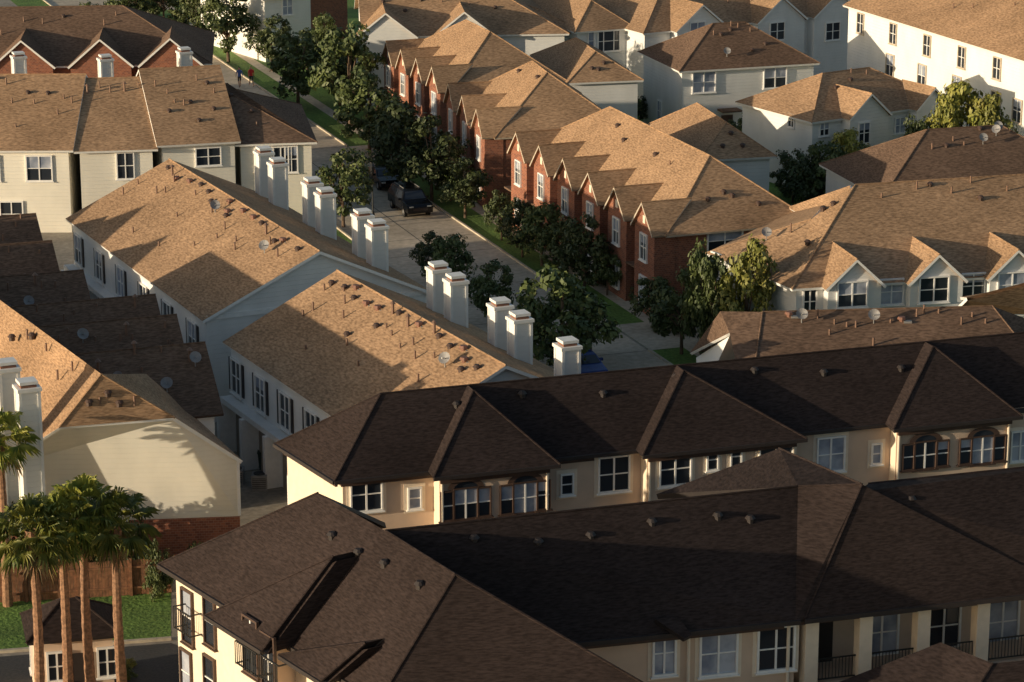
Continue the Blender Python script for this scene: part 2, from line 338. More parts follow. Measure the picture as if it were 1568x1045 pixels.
u,_=vsolve(b.c[0],b.U,1323,170); bay(b,'g',u,4.2,.9,7.4); b.window('g',1323,204,1,1.5); b.window('f',1262,198,.8,.9); b.window('f',1378,192,.9,1.1)
u,_=vsolve(b.c[0],b.U,1420,160); bay(b,'h',u,3.6,.9,7.2); b.window('l',1212,185,.6,.9)
b.fit(b.q,4,'pv',48,(.1,.9),(.6,.95)); b.done()
b=body('apartment_house',(1640,116),(1290,8),17,9,13,'along',(0,0),rt='trim_white')
for x,y in((1318,36),(1368,52),(1420,70),(1473,88),(1527,105)): b.window('f',x,y,1.0,1.6,m='glass',fm='trim_tan')
for x,y in((1363,100),(1412,116),(1465,134),(1525,158),(1558,170)): b.window('f',x,y,1.2,1.7,m='glass',fm='trim_tan')
b.fit(b.q,8,'vpp',49,(.1,.9),(.3,.8)); b.done()
b=body('townhouse',(402,0),(484,-8),14,6,9,'along',(0,0),'siding_white'); b.window('f',440,10,1,1.5); b.done()
b=body('brick_townhouse_row',(330,-20),(402,-2),10,6,9,'along',(0,0),'brick'); b.done()
b=body('shadow_caster_row',(1350,305),(1700,282),11,6,9.2,'along',(1,1),'siding_white','shingle_umber'); b.fit(b.q,8,'vpvd',50,(.1,.9),(.6,.97)); b.done()
def PV(l): return [P(*a) for a in l]
b=B('shadow_caster_row',P(1400,360,0)); b.rm='shingle_brown'
A=P(1213,443,6);A2=P(1720,412,6);Bc=P(1080,388,6);Cc=P(1242,336,8.2);Dd=P(1310,283,10);E2=P(1720,258,10)
b.roof([A,A2,E2,Dd]); b.roof([A,Dd,Cc,Bc]); b.roof([Bc,Cc,P(1300,330,6.3)+Vector((0,8,-.3))])
b.roof(PV([(1205,318,6.2),(1242,336,6.2),(1300,332,8.3),(1302,284,8.6)]))
b.roof([Dd,E2,E2+Vector((-3,8,-4.5)),Dd+Vector((-1,8,-4.5))])
d=(A2-A).xy.normalized(); n=Vector((-d.y,d.x)); u=(Bc-A).xy.normalized()
b.wall('f',A.xy+d*.4+n*.4,A2.xy,0,6.1,'siding_white'); b.wall('l',A.xy+d*.4+n*.4,Bc.xy+d*.4-n*.3,0,6.1,'siding_white')
b.wall('bk',P2(1205,318,6)+Vector((.3,.3)),P2(1245,338,6)+Vector((.3,.3)),0,6.1,'siding_white')
for x,y in((1240,462),(1365,447),(1490,438)): b.window('f',x,y,1.3 if x>1300 else .7,1.4)
for x in(1305,1430,1550):
    uu,_=vsolve(A.xy,d,x,436)
    bay(b,'g%d'%x,uu,3.7,.7,7.7,corner=A.xy,D=d,O=n,e=6,sl=.47); b.window('g%d'%x,x,451-(x-1305)*.06,1.7,1.4)
b.window('l',1097,408,.9,1.5)
b.fit([A,A2,E2,Dd],8,'ppv',51,(.1,.7),(.75,.95)); b.fit([Bc,A,Dd,Cc],5,'pvd',52,(.1,.9),(.4,.9)); b.done()
b=B('shadow_caster_row',P(1350,520,0)); b.rm='shingle_umber'
b.roof(PV([(1168,478,9.2),(1520,469,9.2),(1640,620,6),(1145,640,6)]))
b.roof(PV([(1056,541,5.9),(1103,477,8.8),(1168,478,9.2),(1117,510,8.5)])); b.roof(PV([(1168,478,9.2),(1117,510,8.5),(1139,558,6.4),(1145,640,6)]))
b.roof([P(1168,478,9.2),P(1520,469,9.2),P(1520,469,9.2)+Vector((-3,7,-4)),P(1168,478,9.2)+Vector((-3,7,-4))])
b.roof(PV([(1520,469,9.2),(1640,620,6),(1760,560,6)]))
b.poly('walls','siding_white',[P(1066,548,5.5),P(1117,515,8.2),P(1137,557,6.2),P(1137,620,4),P(1070,620,4)])
qq=PV([(1145,640,6),(1640,620,6),(1520,469,9.2),(1168,478,9.2)])
b.fit(qq,15,'ppprvd',53,(.08,.95),(.8,.97)); b.fit(qq,6,'ppv',54,(.08,.95),(.4,.8)); b.done()
b=B('townhouse',P(1540,470,0)); b.roof(PV([(1480,456,8.8),(1600,425,9.6),(1640,480,7.2),(1494,476,7.6)])); b.roof(PV([(1480,456,8.8),(1494,476,7.6),(1458,478,7.6)])); b.roof(PV([(1480,456,8.8),(1600,425,9.6),(1560,440,7),(1470,455,7)]))
b.wall('f',P2(1494,478,7.4),P2(1640,482,7.2),0,7.2); b.done()
# ---- dark roofed apartment block (middle)
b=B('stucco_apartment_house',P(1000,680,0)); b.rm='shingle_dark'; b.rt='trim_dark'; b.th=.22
SW=P(512,738,7);SE=P(1760,608,7);NW=P(420,680,7)
d=(SE-SW).xy.normalized(); n=Vector((-d.y,d.x)); D3=d.to_3d(); N3=n.to_3d()
s_,zr=vsolve((SW.xy+NW.xy)/2,d,583,603)
RZ=zr; R0=v3((SW.xy+NW.xy)/2+d*s_,RZ)
mid=(SW.xy+NW.xy)/2; half=(mid-SW.xy).dot(n); R1=v3(SE.xy+n*half,RZ)
NE=v3(SE.xy+n*2*half,7)
b.roof([SW,SE,R1,R0]); b.roof([NW,SW,R0]); b.roof([NW,R0,R1,NE])
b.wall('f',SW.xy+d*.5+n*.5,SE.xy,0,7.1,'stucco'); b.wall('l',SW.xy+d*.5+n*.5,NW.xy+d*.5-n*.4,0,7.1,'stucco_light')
def gut(a,c,z,inn=.3):
    m=(a+c)/2; dd=(c-a); u=dd.normalized(); w_=Vector((-u.y,u.x)).normalized()
    b.box('gutter','trim_dark',v3(m,z-.05),u,w_,dd.length,.16,.16); b.box('fascia_band','trim_brown',v3(m,z-.26)+(w_*(inn)).to_3d(),u,w_,dd.length-.8,.12,.3)
for k,(xl,xr,xa) in enumerate(((664,858,716),(984,1236,1036),(1368,1566,1416))):
    yl=738-(xl-512)*.104; yr=738-(xr-512)*.104
    pr=.9
    ul,_=vsolve(SW.xy-n*pr,d,xl,yl+8); ur,_=vsolve(SW.xy-n*pr,d,xr,yr+8); ua,_=vsolve(R0.xy,d,xa,603-(xa-583)*.08); ua+= (R0-SW).xy.dot(d)
    L_=SW.xy+d*ul-n*pr;R_=SW.xy+d*ur-n*pr; K=v3(SW.xy+d*ua+n*half,RZ+.02); Ap=K-N3*pr
    b.roof([v3(L_,7.02),v3(R_,7.02),Ap]); b.roof([v3(L_,7.02),Ap,K,v3(L_+n*pr,7.02)]); b.roof([v3(R_,7.02),v3(R_+n*pr,7.02),K,Ap])
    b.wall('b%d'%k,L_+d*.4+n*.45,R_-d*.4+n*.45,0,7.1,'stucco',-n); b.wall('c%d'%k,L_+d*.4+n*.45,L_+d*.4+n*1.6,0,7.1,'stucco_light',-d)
    gut(L_,R_,7.0)
    for q in(L_+d*.5+n*.38,R_-d*.5+n*.38): b.cyl('downpipes','stucco_light',v3(q,0),v3(q,6.9),.07)
gut(SW.xy,SE.xy,7.0,.4); gut(NW.xy,SW.xy,7.0,.3)
W14=[('f',561,757,1.35,1.5,'d'),('f',635,763,.5,.9,'s'),('b0',685,775,.55,1.3,'s'),('b0',713,771,1.1,1.4,'d'),('b0',741,768,.55,1.3,'s'),('b0',776,765,.55,1.3,'s'),('b0',804,762,1.1,1.4,'d'),('b0',832,758,.55,1.3,'s'),
('f',868,742,.5,.9,'s'),('f',940,726,1.4,1.6,'d'),('b1',1034,718,1.45,1.5,'d'),('b1',1091,704,.45,.9,'s'),('b1',1127,699,.45,.9,'s'),('b1',1188,700,1.6,1.1,'d'),('f',1272,696,1.3,1.6,'d'),('f',1342,695,.4,.9,'s'),
('b2',1391,700,.55,1.2,'s'),('b2',1416,697,1.1,1.3,'d'),('b2',1443,694,.55,1.2,'s'),('b2',1478,691,.55,1.2,'s'),('b2',1504,689,1.1,1.3,'d'),('b2',1530,686,.55,1.2,'s'),('f',1562,683,.9,1.4,'d')]
for (k,x,y,w,h,kd) in W14:
    tri=k in('b0','b2')
    b.window(k,x,y,w,h,kd,surround=None if tri else 'stucco_light',fm='trim_brown' if tri else 'trim_white',t=.06 if tri else .08,m='glass' if tri and kd=='s' else None)
    if tri and kd=='d':
        p,dd,out,L=b.walls[k]; u,z=vsolve(p+out*.03,dd,x,y)
        for i in range(10):
            a0=math.pi*i/10; a1=math.pi*(i+1)/10
            q=[v3(p+dd*(u+math.cos(a)*r*1.0)+out*.1,z+h/2+.05+math.sin(a)*r*.55) for a,r in((a0,.56),(a0,.86),(a1,.86),(a1,.56))]
            b.poly('window_arches','trim_brown',q)
        b.poly('arch_glass','glass',[v3(p+dd*(u+math.cos(math.pi*i/10)*.58)+out*.05,z+h/2+.05+math.sin(math.pi*i/10)*.33) for i in range(11)])
b.fit([SW,SE,R1,R0],8,'v',61,(.06,.8),(.65,.85)); b.done()
# ---- dark roofed apartment block (front)
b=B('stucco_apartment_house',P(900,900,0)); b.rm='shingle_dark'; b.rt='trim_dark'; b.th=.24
e=7
NWc=P(243,864,e);SWc=P(580,1074,e);RS=P(697,880,10.9); pl=(NWc,SWc,RS); RN=PL(487,755,pl);MJ=PL(590,813,pl)
SEc=P(1000,1055,e);IN=P(880,985,e);M2=P(1222,745,10.9);EV=P(1225,950,e)
b.roof([NWc,RN,MJ,RS,SWc]); b.roof([SWc,SEc,RS]); b.roof([RS,SEc,IN,MJ]); b.roof([MJ,IN,EV,M2])
b.roof([RN,NWc,NWc+Vector((9,5,0)),])
b.roof([MJ,M2,M2+Vector((-2.5,6,-4.2)),RN+Vector((6,3,-4))])
W1=P(1193,687,10.7);W2=P(1320,742,11.3); WL=P(1232,949,e); WR=P(1640,903,e)
b.roof([P(1005,757,8.6),W1,W2,M2]); b.roof([M2,W2,WL,P(1218,951,e)]); b.roof([W2,WL,WR])
RB0=P(1330,741,10.9); RB1=P(1800,692,10.9)
b.roof([RB0,W2-Vector((0,0,.3)),WR-Vector((0,0,.01)),P(1800,885,e),RB1])
b.roof([W1,W2,W2+Vector((5,2,-4)),W1+Vector((5,2,-4))]); b.roof([RB0,RB1,RB1+Vector((-2.5,6,-4.4)),RB0+Vector((-2.5,6,-4.4))])
pw=NWc.xy; dw=(SWc-NWc).xy.normalized(); nw=Vector((-dw.y,dw.x))
if nw.x<0: nw=-nw
def wbump(fl,fr,Kp,dl):
    # westward hipped bump-out: front corners dl outside the eave, short ridge running back into the slope
    O=(nw*dl).to_3d(); El=NWc.lerp(SWc,fl)+Vector((0,0,.03)); Er=NWc.lerp(SWc,fr)+Vector((0,0,.03)); K_=PL(*Kp,pl,.03)
    L_=El-O; R_=Er-O; A_=K_-O
    b.roof([L_,R_,A_]); b.roof([R_,Er,K_,A_]); b.roof([L_,A_,K_,El])
    b.box('gutter','trim_dark',v3((L_.xy+R_.xy)/2,6.95),dw,nw,(R_-L_).length,.16,.16)
wbump(.36,.62,(550,844),1.15); wbump(.66,.84,(588,979),.8)
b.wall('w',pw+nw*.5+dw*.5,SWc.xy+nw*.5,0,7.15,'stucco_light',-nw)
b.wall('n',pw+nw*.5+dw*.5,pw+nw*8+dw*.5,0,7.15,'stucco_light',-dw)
ds=(EV-IN).xy.normalized(); ns=Vector((-ds.y,ds.x))
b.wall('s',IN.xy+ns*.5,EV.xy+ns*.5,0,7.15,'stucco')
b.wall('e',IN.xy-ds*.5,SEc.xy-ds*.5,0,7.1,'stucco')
dr=(WR-WL).xy.normalized(); nr=Vector((-dr.y,dr.x)); WR2=P2(1800,885,e)
for (x,y,w,h) in((1017,1000,.8,1.7),(1100,1000,1.4,1.7),(1188,993,1.4,1.7)): b.window('s',x,y,w,h,'d',surround='stucco_light')
b.wall('r',WL.xy+nr*2.6,WR2+nr*2.6,0,7.2,'stucco'); b.wall('rs',WL.xy+dr*.3+nr*.4,WL.xy+dr*.3+nr*2.6,0,7.1,'stucco',-dr)
for x,y in((1350,968),(1445,958),(1535,952)): b.window('r',x,y,1.3,1.9,'d')
b.box('balcony_doors','trim_dark',v3(WL.xy+dr*1.6+nr*2.55,5.1),dr,nr,1.4,.05,2.4)
LL=(WR2-WL.xy).length
for zf in(4.0,1.0): b.box('balcony_floor','stucco',v3(WL.xy+dr*LL/2+nr*1.5,zf-.15),dr,nr,LL-.6,2.2,.3)
cols=[]
for x in(1238,1320,1408,1498,1590,1680): u,_=vsolve(WL.xy+nr*.7,dr,x,985); cols.append(u)
for u in cols: b.box('columns','stucco_light',v3(WL.xy+dr*u+nr*.62,3.4),dr,nr,.55,.55,6.9)
b.box('beam','trim_brown',v3(WL.xy+dr*LL/2+nr*.62,6.85),dr,nr,LL,.4,.5)
for i in range(len(cols)-1):
    a,c=cols[i]+.3,cols[i+1]-.3
    for z in(4.15,5.0): b.box('balcony_rail','rail_black',v3(WL.xy+dr*(a+c)/2+nr*.6,z),dr,nr,c-a,.05,.05)
    k=a
    while k<c: b.box('balcony_rail','rail_black',v3(WL.xy+dr*k+nr*.6,4.57),dr,nr,.025,.025,.86); k+=.14
for (x,y,w,h) in((322,953,.8,1.9),(288,945,.8,2.2),(286,1030,.8,1.8),(322,1040,.8,1.8)): b.window('w',x,y,w,h,'s',surround=None,fm='trim_brown')
def wbay(u0,u1,pr,zt):
    a=b.walls['w'][0]+dw*u0-nw*pr; c=b.walls['w'][0]+dw*u1-nw*pr
    k='bay%d'%int(u0*10); b.wall(k,a,c,0,zt,'stucco_light',-nw); b.wall(k+'s',c,c+nw*pr,0,zt,'stucco',dw); b.wall(k+'n',a,a+nw*pr,0,zt,'stucco_light',-dw); return k
Lw=(SWc-NWc).length
kk=wbay(Lw*.36-.1,Lw*.62-.9,1.15,7.0)
b.window(kk,385,990,1.0,2.2,'d',fm='trim_brown',m='glass'); b.window(kk,412,1012,.9,2.0,'d',fm='trim_brown',m='glass')
def balconet(key,x,y,w):
    p,dd,out,L=b.walls[key]; u,z=vsolve(p+out*.5,dd,x,y)
    for zz in(z,z+.9): b.box('balconet','rail_black',v3(p+dd*u+out*.55,zz),dd,out,w,.05,.05)
    for i in range(int(w/.15)+1): b.box('balconet','rail_black',v3(p+dd*(u-w/2+i*.15)+out*.6,z+.45),dd,out,.03,.03,.9)
    for sgn in(-1,1):
        for zz in(z,z+.9): b.box('balconet','rail_black',v3(p+dd*(u+sgn*w/2)+out*.3,zz),dd,out,.05,.6,.05)
balconet('w',281,968,1.3); balconet(kk,380,1025,1.6); balconet(kk,415,1045,1.4)
b.box('gutter','trim_dark',v3((NWc.xy+SWc.xy)/2,6.93),dw,nw,(SWc-NWc).length,.18,.18)
b.box('gutter','trim_dark',v3((IN.xy+EV.xy)/2,6.93),ds,ns,(EV-IN).length,.18,.18); b.box('fascia_band','trim_brown',v3((IN.xy+EV.xy)/2+ns*.42,6.7),ds,ns,(EV-IN).length-1,.12,.3)
b.box('gutter','trim_dark',v3((WL.xy+WR2)/2,6.93),dr,nr,(WR2-WL.xy).length,.18,.18)
q=EV.xy+ns*.4-ds*.3; b.cyl('downpipes','stucco_light',v3(q,0),v3(q,6.8),.07); q=P2(1060,968,7)+ns*.4; b.cyl('downpipes','stucco_light',v3(q,0),v3(q,6.8),.07)
b.roof(PV([(1003,948,7.6),(1036,944,7.6),(1060,972,7.1),(1048,978,7.0)]))
b.fit([IN,EV,M2,MJ],6,'v',71,(.1,.95),(.75,.92)); b.fit([NWc,SWc,RS,RN],4,'v',72,(.3,.9),(.7,.85)); b.fit([WL,WR,P(1568,715,10.9),W2],2,'v',73,(.2,.9),(.7,.95))
b.done()
# lower wings at the bottom edge
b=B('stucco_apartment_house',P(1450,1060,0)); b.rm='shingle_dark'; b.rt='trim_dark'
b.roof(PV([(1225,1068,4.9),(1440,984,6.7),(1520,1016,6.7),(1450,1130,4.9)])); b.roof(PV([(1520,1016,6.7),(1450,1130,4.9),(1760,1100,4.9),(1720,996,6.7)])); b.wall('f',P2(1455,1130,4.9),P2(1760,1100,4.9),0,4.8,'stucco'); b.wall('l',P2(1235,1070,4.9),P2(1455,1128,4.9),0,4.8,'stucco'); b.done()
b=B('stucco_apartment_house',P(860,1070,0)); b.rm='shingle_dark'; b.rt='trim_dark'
b.roof(PV([(690,1078,4.9),(840,1007,6.7),(910,1044,6.7),(850,1140,4.9)])); b.roof(PV([(910,1044,6.7),(850,1140,4.9),(1050,1125,4.9)])); b.wall('f',P2(855,1138,4.9),P2(1040,1125,4.9),0,4.8,'stucco'); b.done()
# ---- lower-left cream siding house
b=B('shadow_caster_row',P(150,700,0)); b.rm='shingle_brown'
a=P(90,655,7.6);c=P(268,640,7.6);r=P(372,706,5.1);l=P(-5,716,5.2);ap=P(155,573,9.9);fr=P(-120,372,9.9)
dS=(c-a).xy.normalized(); nS=Vector((-dS.y,dS.x)); back=Vector((-11,25,0))
b.roof([a,c,ap]); b.roof([ap,a,l,l+back,fr]); b.roof([ap,c,r,r+back*.32,c+back*.30+Vector((1,0,-.1))])
o_=(nS*.12).to_3d(); tr=dS.to_3d()*.2
b.poly('walls','siding_cream',[v3(l.xy,2.3)+o_+tr*.3,v3(r.xy,2.3)+o_-tr,r-tr+o_+Vector((0,0,-.1)),c+o_+Vector((0,0,-.1)),a+o_+Vector((0,0,-.1)),l+o_+tr*.3+Vector((0,0,-.1))])
b.poly('walls','siding_cream',[v3(r.xy,2.3)+o_-tr,r+o_-tr+Vector((0,0,-.1)),r-tr+back*.32,v3(r.xy,2.3)-tr+back*.32])
b.poly('brick_base','brick',[v3(l.xy,0)+o_,v3(r.xy,0)+o_-tr,v3(r.xy,2.3)+o_-tr,v3(l.xy,2.3)+o_])
b.walls['f']=((l+o_).xy,dS,-nS,14)
b.box('water_table','trim_white',v3((l.xy+r.xy)/2+nS*.1,2.3),dS,nS,(r-l).xy.length-.4,.1,.16)
b.box('corner_board','trim_white',v3(r.xy-dS*.22+nS*.1,3.7),dS,nS,.14,.06,2.7)
b.window('f',165,740,.75,1.0,'s'); b.window('f',131,741,.75,1.0,'s'); b.window('f',200,654,.9,.22,'s',m='glass',fm='trim_dark')
b.fit([a,c,ap,ap],5,'ppv',81,(.1,.9),(.2,.7)); b.fit([l,a,ap,fr],6,'pv',82,(.5,.9),(.6,.9)); b.done()
for (x,y,w,dp,zr,roofm) in((343,634,9,7.5,8.0,'shingle_umber'),(296,585,9.5,7,8.0,'shingle_umber'),(262,545,11,7,7.8,'shingle_umber'),(150,500,10,7.5,7.6,'shingle_umber'),(100,448,9,7.5,7.5,'shingle_umber'),(74,400,9,7.5,7.4,'shingle_umber')):
    pr_=P2(x,y,5.3); dd=Vector((.945,.327)); b=body('shadow_caster_row',pr_-dd*w,pr_,dp,5.3,zr,'along',(0,0),'siding_white',roofm,'trim_brown')
    b.fit(b.q,5,'pppd',x,(.3,.95),(.2,.8)); b.fit(b.q,4,'ppq',x+1,(.3,.95),(.7,.95)); b.done()
# ---- gatehouse
b=body('gatehouse',(40,985),(186,972),3.4,2.9,4.1,'along',(1,1),'stucco','shingle_dark','trim_dark',oh=.35)
b.win_at('f',.9,1.6,.7,1.2,'d',m='glass'); b.win_at('l',1.4,1.6,.6,1.2,'s',m='glass'); b.win_at('f',3.0,1.6,.7,1.2,'d',m='glass'); b.box('door','trim_dark',v3(b.walls['f'][0]+b.U*2-b.V*.04,1.05),b.U,b.V,.9,.06,2.1)
b.done()
# ---- fence
b=B('wooden_fence',P(120,920,0)); a=P(-40,926,0);c=P(262,908,0); d=(c-a).xy.normalized(); n=Vector((-d.y,d.x)); L=(c-a).length; k=0
while k<L: b.box('boards','wood',v3(a.xy+d*k,.88+random.uniform(-.02,.02)),d,n,.135,.03,1.72); k+=.145
k=0
while k<L: b.box('posts','wood',v3(a.xy+d*k-n*.08,.92),d,n,.12,.12,1.85); k+=2.4
for z in(.4,1.4): b.box('rails','wood',v3(a.xy+d*L/2-n*.05,z),d,n,L,.05,.1)
b.done()
# ---- wheelie bins and condensers in the alley
simple('bin_green',(.03,.05,.035),.5)
def bin_(x,y):
    c=P(x,y,0); b=B('trash_bin',c); X=Vector((1,0)); Y=Vector((0,1)); vs=[c+Vector((sx*a,sy*a,z)) for z,a in((.08,.24),(1.0,.31)) for sx,sy in((-1,-1),(1,-1),(1,1),(-1,1))]
    b.add('bin_body','bin_green',vs,[(0,1,5,4),(1,2,6,5),(2,3,7,6),(3,0,4,7),(4,5,6,7),(3,2,1,0)]); b.box('lid','bin_green',c+Vector((0,0,1.04)),X,Y,.68,.7,.07)
    for s_ in(-1,1): b.cyl('wheels','rail_black',c+Vector((s_*.26,.24,.1)),c+Vector((s_*.32,.24,.1)),.1)
    b.done()
for q in((372,688),(384,692),(405,720),(416,724),(352,672)): bin_(*q)
def cond(x,y):
    c=P(x,y,0); b=B('air_conditioner_unit',c); X=Vector((1,0)); Y=Vector((0,1)); b.box('case','metal_grey',c+Vector((0,0,.4)),X,Y,.8,.8,.8); b.cyl('fan_guard','rail_black',c+Vector((0,0,.8)),c+Vector((0,0,.84)),.32,n=14)
    for k in range(6): b.box('louvres','rail_black',c+Vector((0,-.405,.15+k*.1)),X,Y,.7,.02,.03)
    b.done()
for q in((362,740),(398,748)): cond(*q)
# ================================================================ GROUND
def sheet(name,pts,z,mat):
    return mkobj(name,[Vector((p.x,p.y,z)) for p in pts],[tuple(range(len(pts)))],[mat])
V2=lambda x,y:Vector((x,y))
sheet('ground',[V2(-900,-300),V2(900,-300),V2(900,1500),V2(-900,1500)],0,'paving')
T=V2(-.343,.939).normalized(); E=V2(.939,.343).normalized(); R0_=V2(10.0,159.2)-E*.8
def strip(name,o0,o1,t0,t1,z,mat):
    return sheet(name,[R0_+E*o0+T*t0,R0_+E*o1+T*t0,R0_+E*o1+T*t1,R0_+E*o0+T*t1],z,mat)
strip('lawn',.15,30,-45,200,.004,'grass')
strip('street',-8.6,0,-70,200,.012,'concrete_street')
strip('sidewalk',2.3,3.3,-45,200,.012,'concrete')
def curb(o,t0,t1):
    b=B('kerb',R0_+E*o); b.box('kerb_stone','concrete',v3(R0_+E*o+T*(t0+t1)/2,.06),E,T,.15,t1-t0,.13); b.done()
for t0,t1 in((-45,3),(9,60),(66,200)): curb(.075,t0,t1)
curb(-8.68,-45,200)
strip('driveway',.16,9,3,9,.02,'concrete'); strip('driveway',.16,9,60,66,.02,'concrete')
strip('lawn',-12,-8.8,-20,200,.008,'grass')
vs=[];fs=[]
for i in range(60):
    t=-60+i*4.5; n=len(vs); vs+= [v3(R0_+E*o+T*tt,.016) for o,tt in((-8.5,t),(-.05,t),(-.05,t+.06),(-8.5,t+.06))]; fs.append((n,n+1,n+2,n+3))
n=len(vs); vs+=[v3(R0_+E*o+T*tt,.0165) for o,tt in((-4.33,-60),(-4.27,-60),(-4.27,200),(-4.33,200))]; fs.append((n,n+1,n+2,n+3))
mkobj('street_joints',vs,fs,['asphalt'])
sheet('lawn',[P2(-200,1010,0),P2(262,975,0),P2(262,900,0),P2(-200,930,0)],.004,'grass')
sheet('gate_road',[P2(-200,1250,0),P2(900,1250,0),P2(262,985,0),P2(-200,1022,0)],.006,'asphalt')
b=B('kerb',P(0,1000,0)); a=P2(-200,1015,0);c=P2(262,980,0); dd=(c-a).normalized(); b.box('kerb_stone','concrete',v3((a+c)/2,.06),dd,Vector((-dd.y,dd.x)),(c-a).length,.2,.14); b.done()
sheet('lawn',[P2(100,60,0),P2(700,140,0),P2(700,-60,0),P2(100,-80,0)],.003,'grass')
sheet('lawn',[P2(1180,300,0),P2(1640,330,0),P2(1640,200,0),P2(1180,200,0)],.006,'grass')
# ================================================================ TREES
def tree_mesh(name,seed,leafm,bush=False,nl=3600,ls=.08):
    rr=random.Random(seed); vs=[];fs=[];fm=[]
    def cone(a,b_,r1,r2,n=7):
        ax=(b_-a).normalized(); x=ax.orthogonal().normalized(); y=ax.cross(x); k=len(vs)
        for q,r in((a,r1),(b_,r2)):
            for i in range(n): vs.append(q+(x*math.cos(i*2*math.pi/n)+y*math.sin(i*2*math.pi/n))*r)
        for i in range(n): fs.append((k+i,k+(i+1)%n,k+n+(i+1)%n,k+n+i)); fm.append(0)
    zc=.75 if bush else 1.55
    cl=[]
    off=Vector((rr.uniform(-.2,.2),rr.uniform(-.2,.2),0))
    for i in range(44):
        while True:
            p=Vector((rr.uniform(-1,1),rr.uniform(-1,1),rr.uniform(-1,1)))
            if .35<p.length<1: break
        k=1.12-.28*p.z
        p=Vector((p.x*.85*k,p.y*.85*k,p.z*(.7 if bush else 1.05)))
        if p.z>.4: p+=off
        cl.append((p+Vector((0,0,zc)),rr.uniform(.15,.36)))
    if not bush:
        cone(Vector((0,0,-.1)),Vector((.02,0,1.0)),.065,.045)
        for i in range(9):
            c,_=cl[i*4]; st=Vector((.02,0,rr.uniform(.6,1.1))); m=st.lerp(c,.55)+Vector((0,0,.08)); cone(st,m,.035,.022,5); cone(m,c,.022,.008,5)
        cone(Vector((.02,0,1.0)),Vector((0,0,2.1)),.045,.012)
    for i in range(nl):
        c,r=rr.choice(cl); d=Vector((rr.gauss(0,1),rr.gauss(0,1),rr.gauss(0,1))).normalized()*r*rr.uniform(.5,1.15); d.z*=.75; p=c+d
        if p.z<.02: p.z=.05
        nn=(d.normalized()+Vector((rr.uniform(-.7,.7),rr.uniform(-.7,.7),rr.uniform(-.3,.9)))).normalized(); x=nn.orthogonal().normalized()
        x=Matrix.Rotation(rr.uniform(0,6.28),3,nn)@x; y=nn.cross(x); s_=ls*rr.uniform(.5,1.3); k=len(vs)
        vs.extend([p-x*s_,p+y*s_*.55,p+x*s_,p-y*s_*.55]); fs.append((k,k+1,k+2,k+3)); fm.append(1)
    me=bpy.data.meshes.new(name); me.from_pydata([tuple(v) for v in vs],[],fs); me.materials.append(M['bark']); me.materials.append(M[leafm]); me.polygons.foreach_set('material_index',fm); me.update(); return me
TD=[tree_mesh('tree_crown',s,'leaf_dark') for s in(1,2,3,4,5)]; TL=[tree_mesh('tree_crown_light',11,'leaf_light')]; BD=[tree_mesh('bush_leaves',21,'leaf_dark',True,2600),tree_mesh('bush_leaves',22,'leaf_dark',True,2600)]; BL=[tree_mesh('bush_light',23,'leaf_light',True,2600)]
def plant(kind,x,y,rpx,zo=None):
    s_=sc(y,4); R=rpx/s_
    me=random.choice({'t':TD,'l':TL,'b':BD,'y':BL}[kind]); k=(1.55 if kind in 'tl' else .75); zc=zo or k*R
    p=P(x,y,zc); o=bpy.data.objects.new('street_tree' if kind in 'tl' else 'shrub',me); bpy.context.collection.objects.link(o)
    o.location=(p.x,p.y,0); o.scale=(R,R*random.uniform(.88,1.12),zc/k*(random.uniform(.95,1.1) if kind in 'tl' else 1)); o.rotation_euler=(0,0,random.uniform(0,6.28))
for t in [('t',348,28,44),('t',320,-5,40),('t',415,58,34),('t',455,95,46),('t',300,10,34),('t',535,110,54),('t',565,160,50),('t',595,190,40),('t',520,95,44),('t',490,65,34),('t',525,280,46),('t',622,215,54),('t',660,235,50),('t',600,205,36),('t',690,262,32),('t',712,285,34),('t',768,325,30),('t',800,345,34),('t',830,350,40),('t',855,370,34),('t',895,385,44),('t',930,410,30),('t',862,480,72),('t',905,495,38),('t',820,500,34),('t',690,398,44),('t',655,390,28),('t',748,445,38),('t',1045,470,50),('t',1000,455,34),('t',1075,455,34,4.2),
 ('l',1145,462,44,4.6),('t',1095,472,34,4),('t',1145,198,30),('t',1120,205,20),('t',1255,265,44),('t',1215,262,34),('t',1240,280,36),('t',1290,270,38),('t',1330,262,34),('l',1300,245,38),('l',1480,205,50,5),('l',1440,218,34,4.5),('t',1400,228,28,4),('l',1520,210,32,5),('t',1500,228,34,4),('t',250,-5,30),('t',200,5,30),('l',600,783,26,4.2),('l',575,790,16,4),('t',470,70,30),('t',505,75,28),('t',980,165,18),('t',640,170,24)]: plant(*t)
for t in [('b',985,450,22),('b',935,425,20),('b',960,440,18),('b',905,425,16),('b',880,405,16),('b',860,395,14),('b',710,262,14),('b',735,283,13),('b',790,325,13),('b',835,352,13),('b',225,20,26),('b',180,14,24),('b',270,30,20),('b',140,20,24),('b',1075,475,24),('b',1040,490,22),('b',1210,290,18),('b',1250,298,22),('b',1290,285,18),('b',1340,270,18),('y',1390,245,16),('b',1500,240,20),('b',1545,240,20),('b',530,205,10),('b',1040,500,18),('b',1010,500,14),('y',575,775,12),
  ('b',245,868,22,1.3),('b',300,858,20,1.0),('b',335,860,18,.9),('b',195,1030,16),('y',200,1015,10),('y',318,1040,16),('y',65,1045,12),('b',10,832,34,2.1),('b',50,826,34,2.2),('b',90,836,32,2.0),('b',130,828,32,2.2),('b',170,834,32,2.0),('b',205,848,26,1.6),('b',-15,840,30,1.8),('b',235,895,16,.8)]: plant(*t)
